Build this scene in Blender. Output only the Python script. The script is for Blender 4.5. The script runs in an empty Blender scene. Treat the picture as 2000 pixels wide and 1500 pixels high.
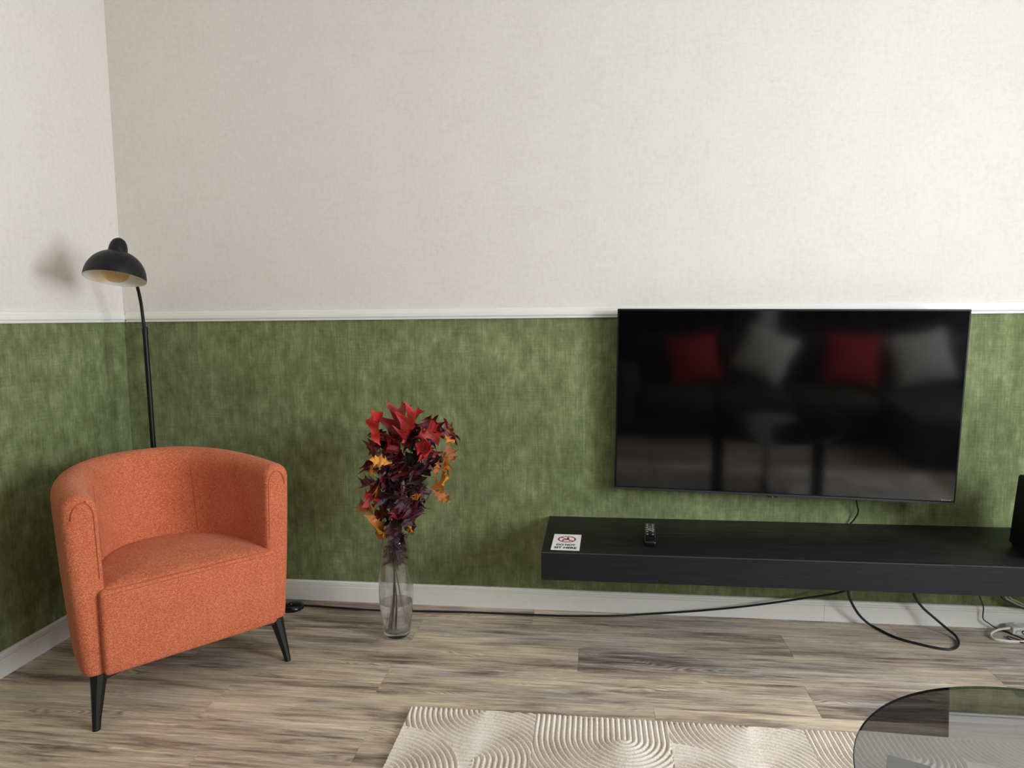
import bpy, bmesh, math, random
import numpy as np
from mathutils import Vector, Matrix, Euler

random.seed(11)
scene = bpy.context.scene
COL = scene.collection
PI = math.pi

# ------------------------------------------------------------------ camera
F_PX = 1339.2
CAM = Vector((2.0293, -2.7613, 1.2099))
YAW, PITCH, ROLL = 0.1217, 0.0958, -0.0100
fwd0 = Vector((-math.sin(YAW), math.cos(YAW), 0))
right = Vector((math.cos(YAW), math.sin(YAW), 0))
fwd = fwd0 * math.cos(PITCH) + Vector((0, 0, -math.sin(PITCH)))
up = right.cross(fwd)
cam_r = right * math.cos(ROLL) + up * math.sin(ROLL)
cam_u = -right * math.sin(ROLL) + up * math.cos(ROLL)
cd = bpy.data.cameras.new('camera')
cd.sensor_fit = 'HORIZONTAL'; cd.sensor_width = 36.0
cd.lens = F_PX / 2000.0 * 36.0
cd.clip_start = 0.05
cam = bpy.data.objects.new('camera', cd); COL.objects.link(cam)
cam.matrix_world = Matrix(((cam_r.x, cam_u.x, -fwd.x, CAM.x), (cam_r.y, cam_u.y, -fwd.y, CAM.y),
                           (cam_r.z, cam_u.z, -fwd.z, CAM.z), (0, 0, 0, 1)))
scene.camera = cam

# ------------------------------------------------------------------ room size, sky, window daylight, exposure
RX, RY, RZ = 4.90, -4.55, 2.95          # right wall x, rear wall y, ceiling z
WINS = [(-2.70, -1.58, 0.68, 2.28), (-4.20, -3.10, 0.68, 2.28)]   # y0, y1, z0, z1 on the right wall
w = bpy.data.worlds.new('sky'); scene.world = w; w.use_nodes = True
w.node_tree.nodes['Background'].inputs[0].default_value = (0.75, 0.86, 1.0, 1)
w.node_tree.nodes['Background'].inputs[1].default_value = 1.0
for k, (y0, y1, z0, z1) in enumerate(WINS):
    ld = bpy.data.lights.new('window_daylight', 'AREA'); ld.shape = 'RECTANGLE'
    ld.size = z1 - z0; ld.size_y = y1 - y0
    ld.energy = (190, 58)[k]; ld.color = (0.86, 0.93, 1.0)
    lo = bpy.data.objects.new('window_daylight', ld); COL.objects.link(lo)
    lo.location = (RX + 0.17, (y0 + y1) / 2, (z0 + z1) / 2)
    lo.rotation_euler = (0, PI / 2, 0)
scene.view_settings.view_transform = 'Standard'
scene.view_settings.look = 'None'
scene.view_settings.gamma = 1.0
scene.view_settings.use_curve_mapping = False
scene.view_settings.exposure = -0.06
try:
    scene.cycles.sample_clamp_indirect = 6.0
    scene.cycles.max_bounces = 12
    scene.cycles.diffuse_bounces = 5
    scene.cycles.transparent_max_bounces = 16
    scene.cycles.blur_glossy = 0.3
except Exception:
    pass

# ------------------------------------------------------------------ helpers
def link(name, me, mat=None, parent=None):
    o = bpy.data.objects.new(name, me); COL.objects.link(o)
    if mat is not None and me is not None and len(me.materials) == 0:
        me.materials.append(mat)
    if parent is not None:
        o.parent = parent
    return o

def smooth(me, ang=None):
    me.polygons.foreach_set('use_smooth', [True] * len(me.polygons))
    if ang is not None:
        try:
            me.set_sharp_from_angle(angle=math.radians(ang))
        except Exception:
            pass

def mesh_bm(bm, name, sm=None):
    bmesh.ops.recalc_face_normals(bm, faces=bm.faces)
    me = bpy.data.meshes.new(name); bm.to_mesh(me); bm.free()
    if sm is not None:
        smooth(me, sm)
    return me

def tag(o, label=None, cat=None, group=None, kind=None):
    if label: o['label'] = label
    if cat: o['category'] = cat
    if group: o['group'] = group
    if kind: o['kind'] = kind
    return o

def empty(name, loc, rz=0.0):
    o = bpy.data.objects.new(name, None); COL.objects.link(o)
    o.location = loc; o.rotation_euler = (0, 0, rz); o.empty_display_size = 0.05
    return o

def add_box(bm, x0, x1, y0, y1, z0, z1, bevel=0.0, seg=2, mi=0):
    vs = [bm.verts.new((x, y, z)) for z in (z0, z1) for y in (y0, y1) for x in (x0, x1)]
    q = [(0, 2, 3, 1), (4, 5, 7, 6), (0, 1, 5, 4), (2, 6, 7, 3), (0, 4, 6, 2), (1, 3, 7, 5)]
    fs = [bm.faces.new([vs[i] for i in f]) for f in q]
    for f in fs: f.material_index = mi
    if bevel > 0:
        es = list({e for f in fs for e in f.edges})
        bmesh.ops.bevel(bm, geom=es, offset=bevel, segments=seg, profile=0.5, affect='EDGES')
    return fs

def box(name, x0, x1, y0, y1, z0, z1, mat, parent=None, bevel=0.0, seg=2):
    bm = bmesh.new(); add_box(bm, x0, x1, y0, y1, z0, z1, bevel, seg)
    return link(name, mesh_bm(bm, name, 40 if bevel else None), mat, parent)

def lathe(name, prof, mat, parent=None, n=48, sm=50, closed=False):
    """prof: list of (r, z), revolved about z"""
    bm = bmesh.new(); rings = []
    for r, z in prof:
        if r < 1e-6:
            rings.append([bm.verts.new((0, 0, z))])
        else:
            rings.append([bm.verts.new((r * math.cos(2 * PI * i / n), r * math.sin(2 * PI * i / n), z)) for i in range(n)])
    pairs = list(zip(rings[:-1], rings[1:]))
    if closed: pairs.append((rings[-1], rings[0]))
    for a, b in pairs:
        for i in range(n):
            j = (i + 1) % n
            if len(a) == 1 and len(b) == 1: continue
            if len(a) == 1: bm.faces.new((a[0], b[i], b[j]))
            elif len(b) == 1: bm.faces.new((a[i], a[j], b[0]))
            else: bm.faces.new((a[i], a[j], b[j], b[i]))
    return link(name, mesh_bm(bm, name, sm), mat, parent)

def catmull(pts, n=8):
    P = [Vector(p) for p in pts]
    P = [P[0] * 2 - P[1]] + P + [P[-1] * 2 - P[-2]]
    out = []
    for i in range(1, len(P) - 2):
        a, b, c, d = P[i - 1:i + 3]
        for k in range(n):
            t = k / n
            out.append(0.5 * ((2 * b) + (c - a) * t + (2 * a - 5 * b + 4 * c - d) * t * t + (3 * b - a - 3 * c + d) * t ** 3))
    out.append(P[-2])
    return out

def tube_bm(bm, pts, rad, n=8, caps=True):
    pts = [Vector(p) for p in pts]
    rads = rad if isinstance(rad, (list, tuple)) else [rad] * len(pts)
    rings = []; prev = None
    for i, p in enumerate(pts):
        t = (pts[min(i + 1, len(pts) - 1)] - pts[max(i - 1, 0)]).normalized()
        if prev is None:
            a = Vector((0, 0, 1)) if abs(t.z) < 0.9 else Vector((1, 0, 0))
            u = t.cross(a).normalized()
        else:
            u = (prev - t * prev.dot(t)).normalized()
        prev = u; v = t.cross(u)
        rings.append([bm.verts.new(p + (u * math.cos(2 * PI * k / n) + v * math.sin(2 * PI * k / n)) * rads[i]) for k in range(n)])
    for a, b in zip(rings[:-1], rings[1:]):
        for k in range(n):
            bm.faces.new((a[k], a[(k + 1) % n], b[(k + 1) % n], b[k]))
    if caps:
        bm.faces.new(rings[0][::-1]); bm.faces.new(rings[-1])

def tube(name, pts, rad, mat, parent=None, n=8, sub=8):
    bm = bmesh.new()
    P = catmull(pts, sub) if sub else pts
    tube_bm(bm, P, rad, n)
    return link(name, mesh_bm(bm, name, 50), mat, parent)

def extrude_profile(name, prof, p0, p1, axis, out, mat, parent=None):
    """closed profile of (depth, z) swept from p0 to p1 along axis; depth measured along out"""
    bm = bmesh.new(); rings = []
    for s in (p0, p1):
        rings.append([bm.verts.new(Vector(axis) * s + Vector(out) * d + Vector((0, 0, z))) for d, z in prof])
    n = len(prof)
    for i in range(n):
        bm.faces.new((rings[0][i], rings[0][(i + 1) % n], rings[1][(i + 1) % n], rings[1][i]))
    bm.faces.new(rings[0]); bm.faces.new(rings[1][::-1])
    return link(name, mesh_bm(bm, name), mat, parent)

# ------------------------------------------------------------------ materials
class NT:
    def __init__(self, name):
        self.m = bpy.data.materials.new(name); self.m.use_nodes = True
        self.t = self.m.node_tree; self.t.nodes.clear()
        self.out = self.t.nodes.new('ShaderNodeOutputMaterial')
    def n(self, typ, **kw):
        nd = self.t.nodes.new(typ)
        ins = kw.pop('ins', {})
        for k, v in kw.items(): setattr(nd, k, v)
        for k, v in ins.items(): self.set(nd, k, v)
        return nd
    def set(self, nd, k, v):
        if isinstance(v, bpy.types.NodeSocket): self.t.links.new(v, nd.inputs[k])
        else: nd.inputs[k].default_value = v
    def math(self, op, a, b=0.0, c=None, clamp=False):
        nd = self.n('ShaderNodeMath', operation=op, use_clamp=clamp)
        self.set(nd, 0, a); self.set(nd, 1, b)
        if c is not None: self.set(nd, 2, c)
        return nd.outputs[0]
    def mix(self, fac, a, b, blend='MIX'):
        nd = self.n('ShaderNodeMix', data_type='RGBA', blend_type=blend)
        self.set(nd, 0, fac); self.set(nd, 6, a); self.set(nd, 7, b)
        return nd.outputs[2]
    def coord(self, kind='Object', scale=(1, 1, 1), off=None):
        tc = self.n('ShaderNodeTexCoord').outputs[kind]
        if off is not None:
            tc = self.n('ShaderNodeVectorMath', operation='ADD', ins={0: tc, 1: off}).outputs[0]
        mp = self.n('ShaderNodeMapping', ins={'Vector': tc, 'Scale': scale})
        return mp.outputs[0]
    def noise(self, vec, scale=1.0, detail=4.0, rough=0.55, dist=0.0):
        return self.n('ShaderNodeTexNoise', ins={'Vector': vec, 'Scale': scale, 'Detail': detail, 'Roughness': rough, 'Distortion': dist}).outputs[0]
    def ramp(self, fac, stops, interp='LINEAR'):
        nd = self.n('ShaderNodeValToRGB', ins={0: fac}); cr = nd.color_ramp; cr.interpolation = interp
        while len(cr.elements) < len(stops): cr.elements.new(0.5)
        for e, (p, c) in zip(cr.elements, stops):
            e.position = p; e.color = (*c, 1) if len(c) == 3 else c
        return nd.outputs[0]
    def range(self, v, a, b, c, d):
        return self.n('ShaderNodeMapRange', ins={0: v, 1: a, 2: b, 3: c, 4: d}).outputs[0]
    def bump(self, h, strength=0.3, dist=0.002):
        return self.n('ShaderNodeBump', ins={'Height': h, 'Strength': strength, 'Distance': dist}).outputs[0]
    def principled(self, **kw):
        nd = self.n('ShaderNodeBsdfPrincipled')
        for k, v in kw.items(): self.set(nd, k.replace('_', ' '), v)
        self.t.links.new(nd.outputs[0], self.out.inputs[0])
        return nd

def plain(name, col, rough=0.5, metal=0.0, spec=0.5, fleck=0.06, scale=40):
    t = NT(name)
    nz = t.noise(t.coord(), scale, 3)
    c = t.mix(t.range(nz, 0.3, 0.7, 0, 1), tuple(x * (1 - fleck) for x in col) + (1,), tuple(min(1, x * (1 + fleck)) for x in col) + (1,))
    t.principled(Base_Color=c, Roughness=rough, Metallic=metal, Specular_IOR_Level=spec)
    return t.m

def srgb(r, g, b):
    f = lambda c: (c / 255 / 12.92) if c <= 10.3 else ((c / 255 + 0.055) / 1.055) ** 2.4
    return (f(r), f(g), f(b))

def mat_wallpaper_white():
    t = NT('off_white_wallpaper')
    P = t.coord()
    big = t.noise(P, 7.0, 5, 0.6)
    mid = t.noise(P, 52.0, 5, 0.68)
    vert = t.noise(t.coord(scale=(160, 160, 9)), 1.0, 3, 0.6)
    horz = t.noise(t.coord(scale=(9, 9, 220)), 1.0, 3, 0.6)
    fibre = t.math('ADD', vert, horz)
    f = t.math('ADD', t.math('MULTIPLY', big, 0.32), t.math('ADD', t.math('MULTIPLY', mid, 0.80), t.math('MULTIPLY', fibre, 0.25)))
    c = t.ramp(f, [(0.50, (0.585, 0.535, 0.472)), (0.66, (0.675, 0.624, 0.556)), (0.86, (0.72, 0.674, 0.608))])
    t.principled(Base_Color=c, Roughness=0.85, Specular_IOR_Level=0.2,
                 Normal=t.bump(t.math('ADD', fibre, mid), 0.12, 0.002))
    return t.m

def mat_wallpaper_green():
    t = NT('green_linen_wallpaper')
    P = t.coord()
    big = t.noise(P, 3.4, 6, 0.62)
    patch = t.noise(t.coord(scale=(1, 1, 0.6)), 21.0, 6, 0.7)
    vert = t.noise(t.coord(scale=(150, 150, 7)), 1.0, 4, 0.65)
    vert2 = t.noise(t.coord(scale=(420, 420, 16)), 1.0, 2, 0.6)
    horz = t.noise(t.coord(scale=(7, 7, 230)), 1.0, 4, 0.65)
    fib = t.math('ADD', t.math('MULTIPLY', vert, 0.62), t.math('ADD', t.math('MULTIPLY', horz, 0.42), t.math('MULTIPLY', vert2, 0.2)))
    f = t.math('ADD', t.math('ADD', t.math('MULTIPLY', big, 0.30), t.math('MULTIPLY', patch, 0.44)), t.math('MULTIPLY', fib, 0.36))
    c = t.ramp(f, [(0.485, (0.093, 0.107, 0.040)), (0.59, (0.155, 0.178, 0.074)), (0.675, (0.232, 0.260, 0.122)), (0.78, (0.41, 0.44, 0.25))])
    t.principled(Base_Color=c, Roughness=0.8, Specular_IOR_Level=0.25, Normal=t.bump(fib, 0.15, 0.002))
    return t.m

def mat_plank():
    t = NT('oak_vinyl_plank')
    rnd = t.n('ShaderNodeObjectInfo').outputs['Random']
    off = t.n('ShaderNodeCombineXYZ', ins={0: t.math('MULTIPLY', rnd, 37.0), 1: t.math('MULTIPLY', rnd, 91.0), 2: t.math('MULTIPLY', rnd, 13.0)}).outputs[0]
    broad = t.noise(t.coord(scale=(1.6, 10, 1), off=off), 1.0, 6, 0.6, 0.3)
    strk = t.noise(t.coord(scale=(3.6, 42, 1), off=off), 1.0, 8, 0.72, 0.6)
    fine = t.noise(t.coord(scale=(5, 105, 1), off=off), 1.0, 5, 0.7)
    warp = t.noise(t.coord(scale=(2.2, 8, 1), off=off), 1.0, 2, 0.5)
    yy = t.n('ShaderNodeSeparateXYZ', ins={0: t.coord(off=off)}).outputs[1]
    rings = t.math('SINE', t.math('MULTIPLY', t.math('ADD', yy, t.math('MULTIPLY', warp, 0.30)), 520.0))
    ringmask = t.range(t.noise(t.coord(scale=(2.0, 7, 1), off=off), 1.7, 2), 0.55, 0.68, 0, 1)
    f = t.math('ADD', t.math('MULTIPLY', broad, 0.50), t.math('MULTIPLY', strk, 0.50))
    c = t.ramp(f, [(0.38, (0.165, 0.120, 0.090)), (0.44, (0.325, 0.245, 0.184)), (0.50, (0.52, 0.410, 0.306)), (0.555, (0.64, 0.51, 0.365)), (0.62, (0.74, 0.615, 0.455))])
    grey = t.noise(t.coord(scale=(1.1, 10, 1), off=off), 1.3, 3)
    c = t.mix(t.range(grey, 0.50, 0.70, 0, 0.55), c, t.mix(1.0, c, (0.92, 0.93, 0.98, 1), 'MULTIPLY'))
    bw = t.n('ShaderNodeRGBToBW', ins={0: c}).outputs[0]
    c = t.mix(t.range(grey, 0.50, 0.70, 0, 0.38), c, bw)
    lines = t.math('ADD', t.range(fine, 0.35, 0.65, -0.30, 0.22), t.math('MULTIPLY', t.math('MULTIPLY', rings, ringmask), 0.32))
    tone = t.math('ADD', t.math('ADD', 1.0, lines), t.range(rnd, 0, 1, -0.13, 0.13))
    c = t.mix(1.0, c, t.n('ShaderNodeCombineXYZ', ins={0: tone, 1: tone, 2: tone}).outputs[0], 'MULTIPLY')
    t.principled(Base_Color=c, Roughness=t.range(strk, 0.3, 0.7, 0.52, 0.40), Specular_IOR_Level=0.4,
                 Normal=t.bump(t.math('ADD', fine, t.math('MULTIPLY', rings, 0.2)), 0.12, 0.001))
    return t.m

def mat_chair():
    t = NT('orange_woven_fabric')
    P = t.coord()
    weave = t.n('ShaderNodeTexVoronoi', ins={'Vector': t.coord(scale=(1, 1, 1.5)), 'Scale': 310.0}).outputs[0]
    nz = t.noise(t.coord(scale=(1, 1, 1.8)), 400.0, 1, 0.6); nb = t.noise(t.coord(scale=(1, 1, 2.2)), 110.0, 3, 0.6); soft = t.noise(P, 9.0, 3)
    f = t.math('ADD', t.math('MULTIPLY', nz, 0.62), t.math('ADD', t.math('MULTIPLY', nb, 0.28), t.math('MULTIPLY', soft, 0.1)))
    c = t.ramp(f, [(0.33, (0.27, 0.052, 0.020)), (0.50, (0.535, 0.130, 0.054)), (0.67, (0.80, 0.30, 0.165))])
    t.principled(Base_Color=c, Roughness=0.9, Specular_IOR_Level=0.15, Sheen_Weight=0.15, Sheen_Roughness=0.5,
                 Sheen_Tint=(1.0, 0.72, 0.55, 1), Normal=t.bump(t.math('ADD', weave, nz), 0.45, 0.002))
    return t.m

def mat_black_oak():
    t = NT('black_wood_grain')
    g = t.noise(t.coord(scale=(5, 120, 260)), 1.0, 4, 0.65, 0.4)
    c = t.ramp(g, [(0.35, (0.0040, 0.0040, 0.0042)), (0.62, (0.0115, 0.0112, 0.0115))])
    t.principled(Base_Color=c, Roughness=t.range(g, 0.3, 0.7, 0.55, 0.42), Specular_IOR_Level=0.28, Normal=t.bump(g, 0.35, 0.001))
    return t.m

def mat_rug():
    t = NT('cream_rug_pile')
    P = t.coord()
    a = t.noise(P, 190.0, 2, 0.75); b = t.noise(P, 9.0, 3); cc = t.noise(P, 900.0, 1)
    c = t.ramp(t.math('ADD', t.math('MULTIPLY', a, 0.6), t.math('MULTIPLY', b, 0.4)),
               [(0.38, (0.70, 0.59, 0.49)), (0.5, (0.87, 0.77, 0.67)), (0.60, (0.93, 0.85, 0.765))])
    t.principled(Base_Color=c, Roughness=0.95, Specular_IOR_Level=0.05, Normal=t.bump(t.math('ADD', a, cc), 0.5, 0.002))
    return t.m

def mat_leaf(name, dark, midc, light, gloss=0.4):
    t = NT(name)
    n1 = t.noise(t.coord(scale=(1, 1, 1)), 55.0, 4, 0.6)
    rnd = t.n('ShaderNodeObjectInfo').outputs['Random']
    f = t.math('ADD', n1, t.range(rnd, 0, 1, -0.14, 0.14))
    c = t.ramp(f, [(0.32, dark), (0.5, midc), (0.68, light)])
    t.principled(Base_Color=c, Roughness=gloss, Specular_IOR_Level=0.5, Normal=t.bump(n1, 0.4, 0.004))
    return t.m

def mat_glass(name, col=(0.995, 1.0, 0.998), ior=1.45):
    """clear glass that lets straight light through: fresnel mirror over transparency and refraction"""
    t = NT(name)
    g = t.n('ShaderNodeBsdfGlass', ins={'Color': (*col, 1), 'Roughness': 0.0, 'IOR': ior})
    tr = t.n('ShaderNodeBsdfTransparent', ins={'Color': (*col, 1)})
    mx = t.n('ShaderNodeMixShader', ins={0: 0.25}); t.t.links.new(g.outputs[0], mx.inputs[1]); t.t.links.new(tr.outputs[0], mx.inputs[2])
    t.t.links.new(mx.outputs[0], t.out.inputs[0])
    return t.m

def mat_smoked(ior, col):
    t = NT('smoked_glass')
    fr = t.n('ShaderNodeFresnel', ins={'IOR': ior})
    tr = t.n('ShaderNodeBsdfTransparent', ins={'Color': (*col, 1)})
    gl = t.n('ShaderNodeBsdfGlossy', ins={'Color': (0.95, 0.97, 1, 1), 'Roughness': 0.0})
    mx = t.n('ShaderNodeMixShader', ins={0: fr.outputs[0]})
    t.t.links.new(tr.outputs[0], mx.inputs[1]); t.t.links.new(gl.outputs[0], mx.inputs[2])
    t.t.links.new(mx.outputs[0], t.out.inputs[0])
    return t.m

def mat_tint(col):
    t = NT('glass_underside')
    tr = t.n('ShaderNodeBsdfTransparent', ins={'Color': (*col, 1)})
    t.t.links.new(tr.outputs[0], t.out.inputs[0])
    return t.m

M = {}
M['white_paper'] = mat_wallpaper_white()
M['green_paper'] = mat_wallpaper_green()
M['plank'] = mat_plank()
M['subfloor'] = plain('dark_subfloor', (0.05, 0.038, 0.03), 0.9)
M['ceiling'] = plain('ceiling_white', (0.82, 0.81, 0.79), 0.9)
M['trim'] = plain('white_painted_trim', (0.855, 0.825, 0.765), 0.4, fleck=0.015)
M['rail'] = plain('cream_painted_rail', (0.775, 0.745, 0.695), 0.5, fleck=0.015)
M['frame_white'] = plain('white_window_frame', (0.8, 0.8, 0.8), 0.4, fleck=0.01)
M['chair'] = mat_chair()
M['chair_seam'] = plain('orange_seam_thread', (0.40, 0.085, 0.028), 0.9)
M['black_metal'] = plain('black_satin_metal', (0.004, 0.004, 0.0042), 0.32, 0.0, 0.4)
M['lamp_black'] = plain('black_matt_lacquer', (0.0045, 0.0045, 0.005), 0.45, 0.0, 0.3)
M['lamp_white'] = plain('white_enamel', (0.82, 0.81, 0.76), 0.4, fleck=0.01)
M['cord'] = plain('black_cord_rubber', (0.006, 0.006, 0.006), 0.5)
M['cord_white'] = plain('white_cord', (0.78, 0.76, 0.72), 0.45, fleck=0.02)
M['cord_beige'] = plain('beige_cord', (0.42, 0.39, 0.30), 0.5)
M['shelf'] = mat_black_oak()
M['shelf_edge'] = plain('grey_edge_band', (0.045, 0.044, 0.045), 0.4)  # edge band of the shelf, a lighter grey than its panels
M['rug'] = mat_rug()
M['tv_frame'] = plain('dark_tv_bezel', (0.004, 0.004, 0.005), 0.55, spec=0.25)
M['speaker'] = plain('black_speaker_vinyl', (0.004, 0.0045, 0.0045), 0.5, spec=0.3)
M['cone'] = plain('speaker_grille', (0.004, 0.004, 0.004), 0.8)
M['sign_white'] = plain('white_sticker', (0.86, 0.86, 0.86), 0.4, fleck=0.005)
M['sign_red'] = plain('red_print', (0.50, 0.02, 0.07), 0.5, fleck=0.02)
M['sign_black'] = plain('black_print', (0.012, 0.012, 0.014), 0.5, fleck=0.02)
M['button'] = plain('grey_button', (0.26, 0.26, 0.27), 0.35)
M['plastic'] = plain('black_gloss_plastic', (0.006, 0.006, 0.007), 0.18)
M['glass'] = mat_glass('clear_vase_glass')
M['water'] = mat_glass('vase_water', (1.0, 1.0, 1.0), 1.33)
M['stem'] = plain('brown_twig', (0.085, 0.042, 0.028), 0.7, fleck=0.3)
M['stem_red'] = plain('maroon_twig', (0.11, 0.018, 0.022), 0.6, fleck=0.3)
M['leaf_red'] = mat_leaf('red_oak_leaf', (0.20, 0.004, 0.005), (0.50, 0.012, 0.010), (0.72, 0.045, 0.03), 0.35)
M['leaf_dred'] = mat_leaf('dark_red_oak_leaf', (0.055, 0.003, 0.005), (0.17, 0.005, 0.007), (0.33, 0.015, 0.016), 0.35)
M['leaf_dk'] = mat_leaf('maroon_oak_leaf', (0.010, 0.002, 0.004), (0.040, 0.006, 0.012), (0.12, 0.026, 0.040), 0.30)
M['leaf_or'] = mat_leaf('ochre_oak_leaf', (0.16, 0.030, 0.006), (0.55, 0.185, 0.012), (0.74, 0.31, 0.03), 0.45)
M['sofa'] = plain('dark_olive_sofa_fabric', (0.040, 0.042, 0.026), 0.9, fleck=0.25, scale=200)
M['cushion_red'] = plain('red_cushion_cotton', (0.42, 0.025, 0.02), 0.9, fleck=0.15, scale=120)
M['cushion_white'] = plain('ivory_cushion_cotton', (0.70, 0.66, 0.60), 0.9, fleck=0.06, scale=120)
M['table_glass'] = mat_smoked(2.45, (0.44, 0.44, 0.435))
M['table_edge'] = plain('smoked_glass_edge', (0.02, 0.02, 0.02), 0.15)
M['table_tint'] = mat_tint((0.44, 0.44, 0.435))
t_ = NT('tv_screen_glass')
t_.principled(Base_Color=(0.0012, 0.0012, 0.0015, 1), Roughness=t_.range(t_.noise(t_.coord(), 3.0), 0, 1, 0.075, 0.085), IOR=1.52)
M['screen'] = t_.m
t_ = NT('amber_bulb_glass')
fc_ = t_.n('ShaderNodeLayerWeight', ins={0: 0.5}).outputs['Facing']
fr_ = t_.math('MULTIPLY_ADD', t_.math('POWER', fc_, 3.0), 0.35, 0.05)
tr_ = t_.n('ShaderNodeBsdfTransparent', ins={'Color': (0.94, 0.82, 0.58, 1)})
gl_ = t_.n('ShaderNodeBsdfGlossy', ins={'Color': (1, 0.93, 0.8, 1), 'Roughness': 0.02})
mx_ = t_.n('ShaderNodeMixShader', ins={0: fr_})
t_.t.links.new(tr_.outputs[0], mx_.inputs[1]); t_.t.links.new(gl_.outputs[0], mx_.inputs[2]); t_.t.links.new(mx_.outputs[0], t_.out.inputs[0])
M['bulb'] = t_.m
M['brass'] = plain('brass_bulb_cap', (0.55, 0.40, 0.17), 0.3, 1.0)

# ------------------------------------------------------------------ the room shell
ZR, ZB = 1.2085, 0.0853        # underside of the rail, top of the skirting
T = 0.2
def wall(name, boxes):
    bm = bmesh.new()
    for x0, x1, y0, y1, z0, z1, mi in boxes:
        add_box(bm, x0, x1, y0, y1, z0, z1, mi=mi)
    me = mesh_bm(bm, name); me.materials.append(M['white_paper']); me.materials.append(M['green_paper'])
    return tag(link(name, me), kind='structure')
ZS = ZR + 0.02
wall('wall_back', [(-T, RX + T, 0, T, 0, ZS, 1), (-T, RX + T, 0, T, ZS, RZ, 0)])
wall('wall_left', [(-T, 0, RY - T, 0, 0, ZS, 1), (-T, 0, RY - T, 0, ZS, RZ, 0)])
wall('wall_rear', [(0, RX + T, RY - T, RY, 0, ZS, 1), (0, RX + T, RY - T, RY, ZS, RZ, 0)])
bx = []; ys = [RY] + [v for wn in sorted(WINS) for v in wn[:2]] + [0.0]
for k in range(0, len(ys), 2):
    bx += [(RX, RX + T, ys[k], ys[k + 1], 0, ZS, 1), (RX, RX + T, ys[k], ys[k + 1], ZS, RZ, 0)]
for y0, y1, z0, z1 in WINS:
    bx += [(RX, RX + T, y0, y1, 0, z0, 1), (RX, RX + T, y0, y1, z1, RZ, 0)]
wall('wall_right', bx)
tag(box('ceiling', -T, RX + T, RY - T, T, RZ, RZ + 0.1, M['ceiling']), kind='structure')
for k, (y0, y1, z0, z1) in enumerate(WINS):
    wn = empty('window_%d' % (k + 1), (RX + 0.06, (y0 + y1) / 2, z0)); tag(wn, kind='structure')
    hy, hz = (y1 - y0) / 2, z1 - z0
    bm = bmesh.new()
    for a in ((-hy, -hy + .05, 0, hz), (hy - .05, hy, 0, hz), (-hy, hy, 0, .05), (-hy, hy, hz - .05, hz), (-.025, .025, 0, hz)):
        add_box(bm, 0, .05, a[0], a[1], a[2], a[3])
    link('window_frame', mesh_bm(bm, 'window_frame'), M['frame_white'], wn)
    box('window_sill', -.14, .06, -hy - .05, hy + .05, -.03, 0, M['frame_white'], wn, 0.004)

# floor: a dark bed with every plank laid on it
fl = box('floor', -T, RX + T, RY - T, T, -0.06, -0.012, M['subfloor']); tag(fl, kind='structure')
PW, PL, G = 0.1835, 1.39, 0.00025
def plank_mesh(length, width):
    bm = bmesh.new()
    add_box(bm, G, length - G, G, width - G, -0.012, 0.0)
    top = [e for e in bm.edges if all(v.co.z > -0.001 for v in e.verts)]
    bmesh.ops.bevel(bm, geom=top, offset=0.0005, segments=1, affect='EDGES')
    return mesh_bm(bm, 'plank')
cache = {}
known = {0: 1.78, 1: 1.34, 2: 1.97, 3: 1.32, 4: 0.82, 5: 1.365, 6: 0.925}
ytop = -0.152 + PW
for row in range(0, 27):
    y1 = ytop - PW * row; y0 = y1 - PW
    if y1 <= RY: break
    y1 = min(y1, 0.0); y0 = max(y0, RY)
    j = known.get(row, random.uniform(0, PL)) % PL
    xs = [0.0] + [j + PL * i for i in range(0, 6) if 0.05 < j + PL * i < RX - 0.05] + [RX]
    for xa, xb in zip(xs[:-1], xs[1:]):
        key = (round(xb - xa, 4), round(y1 - y0, 4))
        if key not in cache:
            cache[key] = plank_mesh(*key); cache[key].materials.append(M['plank'])
        o = link('plank', cache[key], None, fl); o.location = (xa, y0, 0)

# skirting boards and the rail between the two wallpapers
SK = [(0, 0), (0.0145, 0), (0.0145, 0.0625), (0.0135, 0.0640), (0.0095, 0.0648), (0.0095, 0.0668), (0.0135, 0.0678), (0.0135, 0.0722),
      (0.0095, 0.0732), (0.0095, 0.0750), (0.0125, 0.0762), (0.0120, 0.0820), (0.0085, 0.0853), (0, 0.0853)]
RL = [(0, 0), (0.0085, 0), (0.0105, 0.002), (0.0105, 0.0062), (0.0070, 0.0072), (0.0070, 0.0098), (0.0135, 0.0112),
      (0.0150, 0.015), (0.0150, 0.026), (0.0135, 0.030), (0.0105, 0.0315), (0.0105, 0.037), (0.0075, 0.042), (0, 0.044)]
RLz = [(d, z + ZR) for d, z in RL]
b1 = extrude_profile('baseboard_back', SK, 0.0145, 2.931, (1, 0, 0), (0, -1, 0), M['trim']); tag(b1, kind='structure')
extrude_profile('skirting_board', SK, 2.9318, RX, (1, 0, 0), (0, -1, 0), M['trim'], b1)
tag(extrude_profile('baseboard_left', SK, RY, 0, (0, 1, 0), (1, 0, 0), M['trim']), kind='structure')
o = extrude_profile('baseboard_right', SK, RY, -0.0145, (0, 1, 0), (-1, 0, 0), M['trim']); o.location.x = RX; tag(o, kind='structure')
o = extrude_profile('baseboard_rear', SK, 0.0145, RX - 0.0145, (1, 0, 0), (0, 1, 0), M['trim']); o.location.y = RY; tag(o, kind='structure')
tag(extrude_profile('trim_1', RLz, 0.015, RX, (1, 0, 0), (0, -1, 0), M['rail']), kind='structure')
tag(extrude_profile('trim_2', RLz, RY, 0, (0, 1, 0), (1, 0, 0), M['rail']), kind='structure')
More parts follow.
